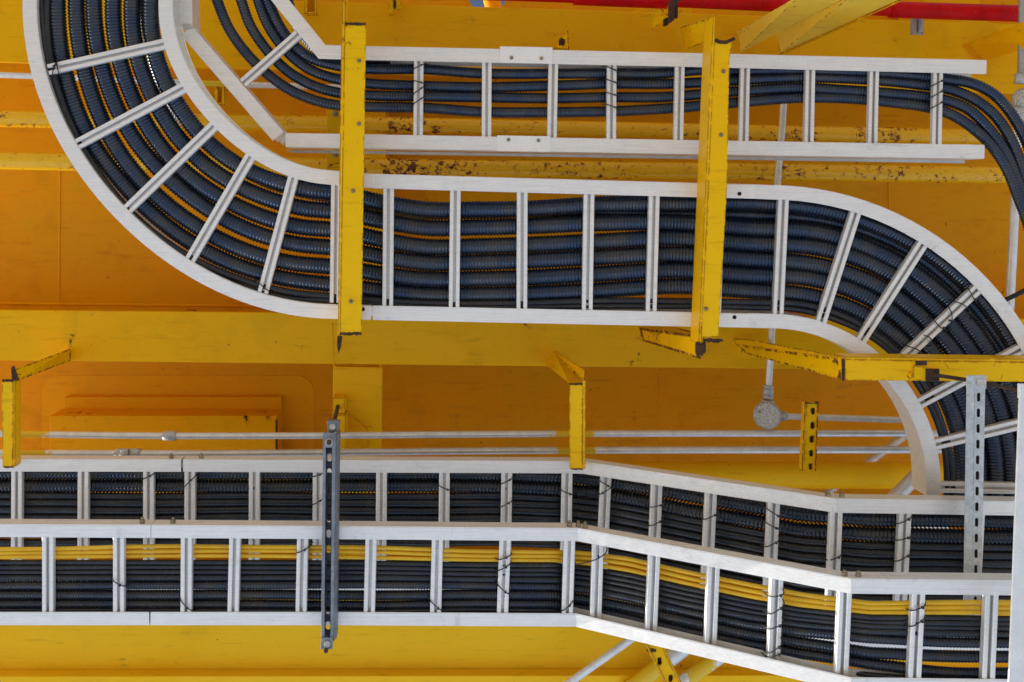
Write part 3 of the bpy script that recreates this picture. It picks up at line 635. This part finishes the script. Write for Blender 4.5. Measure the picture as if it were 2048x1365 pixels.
for k, (what, pts) in enumerate([
    ('on the third rung from the left', [(284, 960), (307, 949)]), ('on the fourth rung from the left', [(365, 978), (389, 954)]), ('just left of the dark slotted strut, upper one', [(625, 955), (647, 947)]), ('just left of the dark slotted strut, lower one', [(625, 1011), (647, 998)]),
    ('on the second rung right of the dark slotted strut', [(878, 973), (901, 982)]), ('third rung past dark strut, upper one', [(1003, 969), (1026, 957)]), ('third rung past dark strut, lower one', [(1002, 1015), (1024, 1003)]),
    ('on the last rung before the bend', [(1123, 982), (1146, 991)]), ('on the first sloping rung, upper one', [(1199, 962), (1223, 976)]), ('on the first sloping rung, lower one', [(1223, 976), (1199, 990)]),
    ('on the second sloping rung, upper one', [(1302, 1016), (1329, 1009)]), ('on the second sloping rung, lower one', [(1302, 1053), (1327, 1040)]), ('on the third sloping rung', [(1411, 1040), (1437, 1027)]),
    ('on the fourth sloping rung, topmost', [(1536, 1020), (1564, 1037)]), ('on the fourth sloping rung, middle one', [(1535, 1048), (1559, 1060)]), ('on the fourth sloping rung, lowest', [(1534, 1095), (1559, 1082)]),
    ('at the right bend', [(1659, 1122), (1684, 1112)]), ('on the rung right of the right bend, topmost', [(1797, 1049), (1825, 1035)]), ('on the rung right of the right bend, middle one', [(1796, 1082), (1824, 1074)]), ('on the rung right of the right bend, lowest', [(1796, 1124), (1823, 1108)])]):
    tie(3, pts, d3, f'black third tray tie, {what}'.replace('dark slotted strut', 'dark strut'))
for k, (what, pts) in enumerate([
    ('on the second rung from the left', [(223, 1161), (247, 1174)]), ('at the foot of the third rung from the left', [(360, 1201), (380, 1222)]), ('just left of the dark strut, by the yellow cables', [(595, 1107), (616, 1097)]),
    ('at the foot of second rung past dark strut', [(861, 1203), (882, 1222)]), ('third rung past dark strut, topmost', [(997, 1121), (1020, 1113)]), ('third rung past dark strut, middle one', [(996, 1143), (1019, 1131)]), ('third rung past dark strut, lowest', [(996, 1172), (1016, 1189)]),
    ('at the foot of the last rung before the bend', [(1126, 1223), (1145, 1206)]), ('across the yellow cables at the bend', [(1155, 1130), (1195, 1119), (1213, 1106)]),
    ('on the fourth sloping rung, topmost', [(1543, 1195), (1568, 1190)]), ('on the fourth sloping rung, second', [(1542, 1230), (1569, 1212)]), ('on the fourth sloping rung, third', [(1539, 1260), (1567, 1249)]), ('on the fourth sloping rung, fourth', [(1539, 1308), (1565, 1290)]), ('on the fourth sloping rung, lowest', [(1539, 1317), (1564, 1307)]),
    ('on the rung right of the bright slope, upper one', [(1826, 1223), (1852, 1212)]), ('on the rung right of the bright slope, lower one', [(1824, 1255), (1851, 1238)])]):
    tie(4, pts, d4, f'black tie of the lowest tray, {what}')

# ------------------------------------------------------------------ yellow posts in front of the upper trays
DP = 3.63
def bolt(e, x, y, d, r=.0062, mat='bolt'):
    q = MB(); c = P(x, y, d); q.cyl(c, c - Vector((0, 0, .003)), r * 1.3, 14); q.cyl(c - Vector((0, 0, .003)), c - Vector((0, 0, .010)), r, 6); q.cyl(c - Vector((0, 0, .010)), c - Vector((0, 0, .018)), r * .5, 8); q.build('bolt', mat, e, bevel=.001)
def jagged(x0, x1, y, d, thick, e, n=9, hpx=6, mat='rustblack', name='rust_scale'):
    top = [(x0 + (x1 - x0) * i / n, y - hpx * (.4 + .6 * random.random()), d) for i in range(n + 1)]
    bot = [(x0 + (x1 - x0) * i / n, y + hpx * (.2 + .8 * random.random()), d) for i in range(n, -1, -1)]
    m = MB(); slab(m, top + bot, thick); m.build(name, mat, e)
e = empty('yellow_post', P(705, 350, DP), 'left rusty yellow angle post bolted across the two upper trays', 'steel post', 'yellow angle posts holding the upper trays')
m = MB(); slab(m, [(689, 52, DP), (732, 50, DP), (727, 380, DP), (723, 666, DP), (679, 668, DP), (684, 380, DP)], .006); m.build('front_flange', 'bracketclean', e, bevel=.0012)
m = MB(); slab(m, [(683, 46, DP - .002), (690.5, 46, DP - .002), (685.5, 380, DP - .002), (680.5, 700, DP - .002), (675, 700, DP - .002), (678.5, 380, DP - .002)], .10); m.build('side_flange', 'bracket', e, bevel=.001)
m = MB(); slab(m, [(686.5, -60, DP + .05), (690.5, -60, DP + .05), (691, 48, DP), (684, 48, DP)], .09); m.build('hanger_plate', 'bracket', e)
jagged(690, 731, 48, DP - .003, .01, e, 9, 4); jagged(679, 723, 668, DP - .003, .01, e, 9, 4)
m = MB(); slab(m, [(675, 672, DP - .004), (684, 674, DP - .004), (682, 692, DP - .004), (677, 708, DP - .004), (674, 690, DP - .004)], .012); m.build('rust_scale', 'rustblack', e)
for x, y in ((718, 122), (718, 248), (706, 382), (702, 603)): bolt(e, x, y, DP)
e = empty('yellow_post', P(1430, 350, DP), 'right yellow angle post with a pale left edge, bolted across the two upper trays', 'steel post', 'yellow angle posts holding the upper trays')
m = MB(); slab(m, [(1432, 80, DP), (1464, 82, DP), (1459, 120, DP), (1454, 380, DP), (1437, 672, DP), (1400, 676, DP), (1413, 466, DP), (1426, 110, DP)], .006); m.build('front_flange', 'bracketclean', e, bevel=.0012)
m = MB(); slab(m, [(1427, 32, DP - .002), (1432, 30, DP - .002), (1429, 110, DP - .002), (1413, 466, DP - .002), (1403, 690, DP - .002), (1397, 690, DP - .002), (1407, 466, DP - .002), (1422, 110, DP - .002)], .125); m.build('side_flange', 'bracket', e, bevel=.001)
m = MB(); slab(m, [(1360, 55, 4.55), (1430, 33, DP), (1424, 80, DP), (1372, 100, 4.55)], .006); m.build('arm', 'bracketclean', e)
m = MB()
m.sweep([P(1431, 79, DP - .004), P(1438, 84, DP - .006), P(1452, 85, DP - .006), P(1470, 77, DP - .004)], [(-.006, 0), (.006, 0), (.006, .02), (-.006, .02)]); m.build('burnt_cap', 'rustblack', e)
m = MB(); slab(m, [(1278, 656, 4.58), (1404, 672, DP + .01), (1402, 719, DP + .01), (1284, 682, 4.58)], .008); m.build('lower_arm', 'bracket', e)
m = MB(); slab(m, [(1278, 655, 4.57), (1350, 655, 4.57), (1404, 668, DP), (1404, 673, DP)], .008); m.build('arm_ledge', 'bracket', e)
jagged(1393, 1412, 700, DP - .006, .02, e, 5, 16); jagged(1408, 1446, 682, DP - .003, .012, e, 8, 5)
for x, y in ((1447, 143), (1442, 270), (1412, 618)): bolt(e, x, y, DP)

# short hanging brackets above the third tray
def hanger(label, x0, x1, xs, y0, y1, arm, d=3.93):
    e = empty('hanging_bracket', P((x0 + x1) / 2, y0, d), label, 'steel bracket', 'short yellow hanging brackets above the third tray')
    left = xs < x0
    m = MB(); slab(m, [(x0, y0, d), (x1, y0, d), (x1 - 1, y1, d), (x0 + 1, y1, d)], .006); m.build('front_flange', 'bracketclean', e, bevel=.001)
    a, b = (x1, xs) if not left else (xs, x0)
    m = MB(); slab(m, [(a, y0 - 8, d - .002), (b, y0 - 10, d - .002), (b, y1 - 2, d - .002), (a, y1 + 2, d - .002)], .055); m.build('side_flange', 'bracket', e, bevel=.001)
    jagged(x0, x1, y0, d - .003, .01, e, 6, 3); jagged(x0 + 4, x1, y1, d - .003, .01, e, 5, 2)
    for c, mt in arm:
        m = MB(); slab(m, c, .008); m.build('arm', mt, e)
    return e
e = hanger('leftmost hanging yellow bracket with an arm rising to the beam, at the left edge', 4, 26, 30, 762, 935, [([(22, 742, 3.93), (142, 697, 4.6), (141, 722, 4.6), (36, 762, 3.93)], 'bracketclean'), ([(22, 736, 3.93), (27, 732, 3.93), (36, 762, 3.925), (24, 762, 3.925)], 'rustblack')])
e = hanger('middle hanging yellow bracket whose tip covers the bend of the third tray', 1139, 1165, 1171, 769, 939, [([(1089, 727, 4.59), (1108, 703, 4.59), (1169, 741, 3.93), (1168, 768, 3.93), (1139, 768, 3.93)], 'beam'), ([(1107, 706, 4.58), (1111, 704, 4.58), (1172, 741, 3.925), (1168, 762, 3.92), (1107, 722, 4.57)], 'bracketclean')])

# behind: upright with bolts, small clamps, gussets
e = empty('upright_strap', P(667, 280, 4.3), 'dull yellow bolted upright strap left of the left post, behind the trays', 'steel strap')
m = MB(); rect(m, 653, 212, 680, 420, 4.3, .05); m.build('strap_body', 'beam', e, bevel=.002); bolt(e, 671, 228, 4.3, .01); bolt(e, 671, 309, 4.3, .01)
def clampu(x0, y0, x1, y1, d, label):
    e = empty('pipe_clamp', P(x0, y0, d), label, 'clamp')
    m = MB(); rect(m, x0, y0, x0 + 6, y1, d, .05); rect(m, x1 - 6, y0, x1, y1, d, .05); rect(m, x0 + 6.2, y1 - 5, x1 - 6.2, y1, d, .05); m.build('clamp_frame', 'bracket', e, bevel=.001)
    m = MB(); rect(m, x0 + 6.2, y0, x1 - 6.2, y1 - 5.2, d + .04, .006); m.build('clamp_back', 'deck', e)
clampu(609, -30, 634, 28, 4.5, 'small yellow channel clamp at the top edge left of the left post')
clampu(429, 172, 449, 210, 4.5, 'small yellow channel clamp between the left elbow and the upper tray')
e = empty('beam_clamp', P(1355, 10, 4.2), 'blackened rusty beam clamp beside the red pipe at the top edge', 'clamp')
m = MB(); slab(m, [(1340, 2, 4.2), (1362, -10, 4.2), (1368, -5, 4.2), (1350, 12, 4.2), (1349, 40, 4.2), (1340, 46, 4.2)], .04); m.build('clamp_jaw', 'rustblack', e, bevel=.002)
m = MB(); rect(m, 1328, 38, 1332, 52, 4.25, .02); rect(m, 1333.5, 36, 1336.5, 50, 4.25, .02); rect(m, 1351, -30, 1356, 36, 4.22, .02); m.build('clamp_bolts', 'rustblack', e)
m = MB(); slab(m, [(1305, 30, 4.5), (1322, 18, 4.5), (1338, 6, 4.3), (1338, 32, 4.3), (1306, 58, 4.5)], .02); m.build('clamp_tab', 'bracketclean', e)
e = empty('gusset', P(1125, 80, 4.55), 'small rust-stained triangular gusset above the splice of the upper tray', 'gusset')
m = MB(); slab(m, [(1108, 97, 4.58), (1136, 60, 4.45), (1138, 99, 4.45)], .02); m.build('gusset_plate', 'bracket', e); jagged(1118, 1130, 85, 4.44, .01, e, 5, 10)
e = empty('hanger_lug', P(792, 10, 4.45), 'narrow rusted lug hanging from the top edge right of the left post', 'lug')
m = MB(); rect(m, 778, -60, 786, 26, 4.5, .08); rect(m, 786.3, -60, 803, 20, 4.52, .02); m.build('lug_plate', 'bracketclean', e); jagged(787, 792, 10, 4.49, .01, e, 3, 14)
e = empty('threaded_stud', P(1834, 50, 4.4), 'grey galvanised channel stub hanging under the red pipe', 'stub')
m = MB(); m.cyl(P(1828, 36, 4.45), P(1828, 68, 4.45), .012, 10); m.cyl(P(1840, 36, 4.45), P(1840, 66, 4.45), .012, 10); rect(m, 1822, 30, 1848, 70, 4.48, .01); m.build('stub_channel', 'galv', e, bevel=.002)
m = MB(); m.cyl(P(1945, 96, 4.585), P(1945, 96, 4.598), 56 * 4.6 / F, 36)
tag(m.build('round_pad', 'beam', bevel=.003), 'round yellow pad plate welded on the beam at the upper right', 'pad plate')

# raking struts, upper right
e = empty('raking_strut', P(1560, 50, 4.2), 'left one of the two bright yellow raking struts at the top right', 'steel strut', 'yellow raking struts')
m = MB(); slab(m, [(1476, 62, 4.58), (1604, -12, 3.9), (1706, -12, 3.9), (1482, 105, 4.58)], .012); m.build('strut_plate', 'strutsunlit', e, bevel=.002)
m = MB(); slab(m, [(1450, 105, 4.59), (1482, 60, 4.59), (1482, 110, 4.59)], .012); m.build('foot_plate', 'beam', e)
e = empty('raking_strut', P(1640, 60, 4.2), 'right one of the two bright yellow raking struts at the top right, rust-chipped', 'steel strut', 'yellow raking struts')
m = MB(); slab(m, [(1553, 66, 4.56), (1710, -14, 3.85), (1830, -14, 3.85), (1562, 106, 4.56)], .012); m.build('strut_plate', 'strutsunlit', e, bevel=.002)
m = MB(); slab(m, [(1562, 107, 4.555), (1830, -13, 3.845), (1834, -11, 3.845), (1566, 110, 4.555)], .05); m.build('strut_lip', 'bracket', e)
e = empty('raking_strut', P(2000, 90, 4.3), 'orange-yellow raking strut rising to the right edge beside the pad plate', 'steel strut', 'yellow raking struts')
m = MB(); slab(m, [(1930, 88, 4.56), (2100, 24, 4.0), (2100, 82, 4.0), (1974, 121, 4.45)], .012); m.build('strut_plate', 'beam', e, bevel=.002)
m = MB(); slab(m, [(1926, 90, 4.56), (1972, 94, 4.45), (1974, 122, 4.45), (1958, 124, 4.5)], .012); m.build('foot_plate', 'deck', e)

# ------------------------------------------------------------------ horizontal yellow beam across the right elbow with its rod
DB = 3.60
e = empty('support_beam', P(1860, 740, DB), 'yellow steel beam with an angled arm crossing the right elbow', 'support beam')
m = MB(); slab(m, [(1690, 720, DB), (2150, 727, DB), (2150, 765, DB), (1690, 761, DB)], .010); m.build('beam_face', 'bracketclean', e, bevel=.0015)
m = MB(); slab(m, [(1688, 714, DB - .004), (2150, 720, DB - .004), (2150, 726.5, DB - .004), (1688, 719.8, DB - .004)], .09); m.build('top_flange', 'bracket', e, bevel=.001)
m = MB(); slab(m, [(1474, 690, 4.58), (1689, 720, DB + .003), (1689, 761, DB + .003), (1484, 706, 4.58)], .012); m.build('arm', 'bracketclean', e, bevel=.001)
m = MB(); slab(m, [(1468, 679, 4.58), (1500, 680, 4.4), (1688, 715, DB + .002), (1688, 719.5, DB + .002), (1474, 690, 4.58)], .015); m.build('arm_ledge', 'bracket', e)
m = MB(); slab(m, [(1684, 720, DB - .004), (1690, 720, DB - .004), (1689, 762, DB - .004), (1685, 762, DB - .004)], .006); m.build('weld', 'rustblack', e)
m = MB(); slab(m, [(1828, 732, DB - .012), (1853, 736, DB - .012), (1878, 739, DB - .012), (1878, 762, DB - .012), (1826, 761, DB - .012)], .010); m.build('lap_plate', 'bracketclean', e, bevel=.002)
m = MB(); rect(m, 1832, 723, 1854, 731, DB - .006, .004); m.build('rust_scale', 'rustrod', e)
bolt(e, 1821, 751, DB, .010, 'bracketclean')
e = empty('threaded_rod', P(1866, 751, DB - .02), 'rust-brown threaded rod running right from a square washer on the yellow beam', 'threaded rod')
m = MB(); rect(m, 1852, 738, 1879, 764, DB - .018, .005); m.build('square_washer', 'rustrod', e, bevel=.001)
m = MB(); m.cyl(P(1866, 751, DB - .019), P(1866, 751, DB - .027), .022, 22); m.cyl(P(1866, 751, DB - .027), P(1866, 751, DB - .04), .014, 6); m.build('nut', 'rustrod', e, bevel=.001)
tube('rod', to_world(np.array([(1866, 750, DB - .045), (1960, 764, DB - .10), (2060, 787, DB - .16)], float)), .0075, 'rustrod', e, pitch=.006, amp=.15, k=12)

# ------------------------------------------------------------------ slotted struts (real slots)
def slotted_plate(name, quad, slots, mat, parent, thick=.003):
    """quad: 4 photo corners (tl, tr, br, bl) ; slots: (x, y, w, h) in photo pixels, all on one depth"""
    bm = bmesh.new(); d = quad[0][2]
    def loop(pts):
        vs = [bm.verts.new(P(*p)) for p in pts]; return [bm.edges.new((vs[i], vs[(i + 1) % len(vs)])) for i in range(len(vs))]
    es = loop(quad)
    for (x, y, w_, h_) in slots:
        r = w_ / 2; pts = []
        for (cy, a0) in ((y - h_ / 2 + r, 180), (y + h_ / 2 - r, 0)):
            for i in range(7):
                a = math.radians(a0 + 30 * i); pts.append((x + r * math.cos(a), cy + r * math.sin(a), d))
        es += loop(pts)
    bmesh.ops.triangle_fill(bm, use_beauty=True, edges=es)
    r = bmesh.ops.extrude_face_region(bm, geom=list(bm.faces))
    for v in [q for q in r['geom'] if isinstance(q, bmesh.types.BMVert)]: v.co.z += thick
    bmesh.ops.recalc_face_normals(bm, faces=bm.faces)
    me = bpy.data.meshes.new(name); bm.to_mesh(me); bm.free(); me.materials.append(MATS[mat])
    loc = WLOC[parent.name]
    for v in me.vertices: v.co -= loc
    o = bpy.data.objects.new(name, me); COL.objects.link(o); o.parent = parent; WLOC[o.name] = loc; return o
# dark strut carrying the two lower trays
DS = 3.56
e = empty('slotted_strut', P(657, 1080, DS), 'dark galvanised vertical slotted strut carrying the two lower trays', 'slotted strut')
m = MB(); slab(m, [(646, 893, DS), (651.5, 893, DS), (648.5, 1278, DS), (642, 1278, DS)], .035)
slab(m, [(664.5, 893, DS), (671, 893, DS), (667, 1278, DS), (661, 1278, DS)], .035)
m.build('channel_lips', 'galvdark', e, bevel=.001)
m = MB(); slab(m, [(671.5, 868, DS + .004), (678, 868, DS + .02), (673, 1278, DS + .02), (667.5, 1278, DS + .004)], .05); m.build('channel_side', 'galvdark', e)
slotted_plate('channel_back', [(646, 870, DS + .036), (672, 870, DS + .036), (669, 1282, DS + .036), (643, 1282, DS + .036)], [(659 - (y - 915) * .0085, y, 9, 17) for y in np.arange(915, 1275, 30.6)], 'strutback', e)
m = MB(); slab(m, [(647, 866, DS - .004), (671, 866, DS - .004), (671, 896, DS - .004), (646, 896, DS - .004)], .006); m.build('square_washer', 'galvdark', e, bevel=.001)
m = MB(); slab(m, [(642, 1276, DS - .004), (666, 1276, DS - .004), (665, 1299, DS - .004), (641, 1299, DS - .004)], .006); m.build('square_washer', 'galvdark', e, bevel=.001)
m = MB(); slab(m, [(654, 842, DS + .05), (679, 843, DS + .05), (677, 864, DS + .05), (655, 864, DS + .05)], .03); m.build('top_bracket', 'galvdark', e, bevel=.001)
m = MB(); m.cyl(P(658, 885, DS - .004), P(658, 885, DS - .014), .014, 20); m.build('nut', 'galvlight', e, bevel=.001)
m = MB(); m.cyl(P(665, 854, DS + .05), P(665, 854, DS + .04), .011, 20); m.build('nut', 'galvlight', e, bevel=.001)
m = MB(); m.cyl(P(654, 1289, DS - .004), P(654, 1289, DS - .014), .012, 6); m.build('nut', 'galvlight', e, bevel=.001)
m = MB(); m.cyl(P(658, 886, DS - .03), P(677, 808, 4.6), .009, 12); m.cyl(P(652, 1302, DS - .05), P(654, 1288, DS + .4), .008, 12); m.build('hanger_rod', 'rustrod', e)
e = empty('beam_clip', P(678, 840, 4.5), 'small yellow angle clip with rust streaks behind the head of the dark slotted strut', 'angle clip')
m = MB(); rect(m, 665, 797, 689, 830, 4.5, .09); rect(m, 667, 831, 691, 902, 4.47, .1); m.build('clip_plate', 'bracket', e, bevel=.002)
m = MB(); slab(m, [(692, 850, 4.595), (697, 828, 4.595), (735, 860, 4.595), (735, 897, 4.595), (692, 897, 4.595)], .008); m.build('clip_foot', 'deck', e)
# pale strut at right, between the third and the lowest tray
DR = 3.40
e = empty('slotted_strut', P(1952, 960, DR), 'pale galvanised vertical slotted strut beside the right elbow', 'slotted strut')
m = MB(); slab(m, [(1934, 752, DR), (1949, 752, DR + .002), (1944, 1215, DR + .002), (1927, 1215, DR)], .004)
m.build('plain_face', 'galvlight', e, bevel=.001)
slotted_plate('slotted_face', [(1949.4, 752, DR + .006), (1971, 752, DR + .006), (1962, 1215, DR + .006), (1944.4, 1215, DR + .006)], [(1957.5 - (y - 795) * .016, y, 7, 18) for y in np.arange(795, 1205, 31.3)], 'galvlight', e)
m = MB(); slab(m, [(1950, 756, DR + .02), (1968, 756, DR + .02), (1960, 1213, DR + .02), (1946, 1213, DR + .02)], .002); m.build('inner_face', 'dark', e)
m = MB(); rect(m, 1933, 751, 1973, 778, DR - .005, .004); m.build('square_washer', 'galvlight', e, bevel=.001)
m = MB(); m.cyl(P(1961, 765, DR - .005), P(1961, 765, DR - .014), .012, 18); m.build('nut', 'galvlight', e, bevel=.001)
# yellow short channel
DY = 4.05
e = empty('slotted_channel', P(1622, 870, DY), 'short yellow slotted channel hanging in front of the two thin conduits', 'slotted channel')
slotted_plate('slotted_face', [(1613, 806, DY), (1635, 806, DY), (1629, 942, DY), (1607, 942, DY)], [(1626 - (y - 823) * .04, y, 8, 14) for y in (823, 851, 879, 907, 934)], 'bracketclean', e)
m = MB(); slab(m, [(1610, 803, DY - .012), (1613, 806, DY - .002), (1607, 943, DY - .002), (1604, 943, DY - .012)], .035); slab(m, [(1635, 806, DY - .002), (1638, 805, DY - .012), (1632, 943, DY - .012), (1629, 943, DY - .002)], .035); m.build('channel_flange', 'bracket', e, bevel=.001)
m = MB(); rect(m, 1618, 812, 1629, 940, DY + .03, .003); m.build('inner_face', 'rustrod', e)
m = MB(); slab(m, [(1610, 803, DY - .013), (1616, 806, DY - .013), (1630, 808, DY - .013), (1638, 804, DY - .013), (1637, 808, DY - .013), (1612, 808, DY - .013)], .01); m.build('rust_scale', 'rustblack', e)

# white post at the right edge, nearest of all
DW = 3.0
e = empty('white_post', P(2030, 1050, DW), 'white vertical post along the right edge in front of the lower trays', 'post')
m = MB()
m.prism([P(2040, 768, DW), P(2072, 768, DW), P(2060, 1480, DW), P(2013, 1480, DW)], (0, 0, .008)); m.build('post_body', 'whitepost', e, bevel=.003)
m = MB(); slab(m, [(2037, 768, DW + .002), (2040, 768, DW + .002), (2040, 797, DW + .002), (2037, 797, DW + .002)], .006); m.build('post_clip', 'plate_alu', e)
# rusty angle at the bottom
DA = 3.95
e = empty('rusty_angle', P(1325, 1330, DA), 'rusty yellow channel hanging diagonally below the sloping tray, in front of fat conduits', 'steel channel')
slotted_plate('channel_web', [(1288, 1278, DA + .012), (1312, 1270, DA + .012), (1378, 1405, DA + .012), (1352, 1405, DA + .012)], [(1319, 1323, 8, 15), (1341, 1357, 8, 15)], 'bracketclean', e)
m = MB(); slab(m, [(1283, 1276, DA), (1288, 1276, DA), (1353, 1405, DA), (1348, 1405, DA)], .04); slab(m, [(1311, 1268, DA), (1316, 1268, DA), (1382, 1405, DA), (1376, 1405, DA)], .04); m.build('channel_lips', 'bracket', e, bevel=.001)
jagged(1294, 1312, 1302, DA + .006, .01, e, 6, 4)
m = MB(); slab(m, [(1306, 1310, DA + .03), (1332, 1310, DA + .03), (1356, 1372, DA + .03), (1330, 1372, DA + .03)], .003); m.build('inner_face', 'rustrod', e)
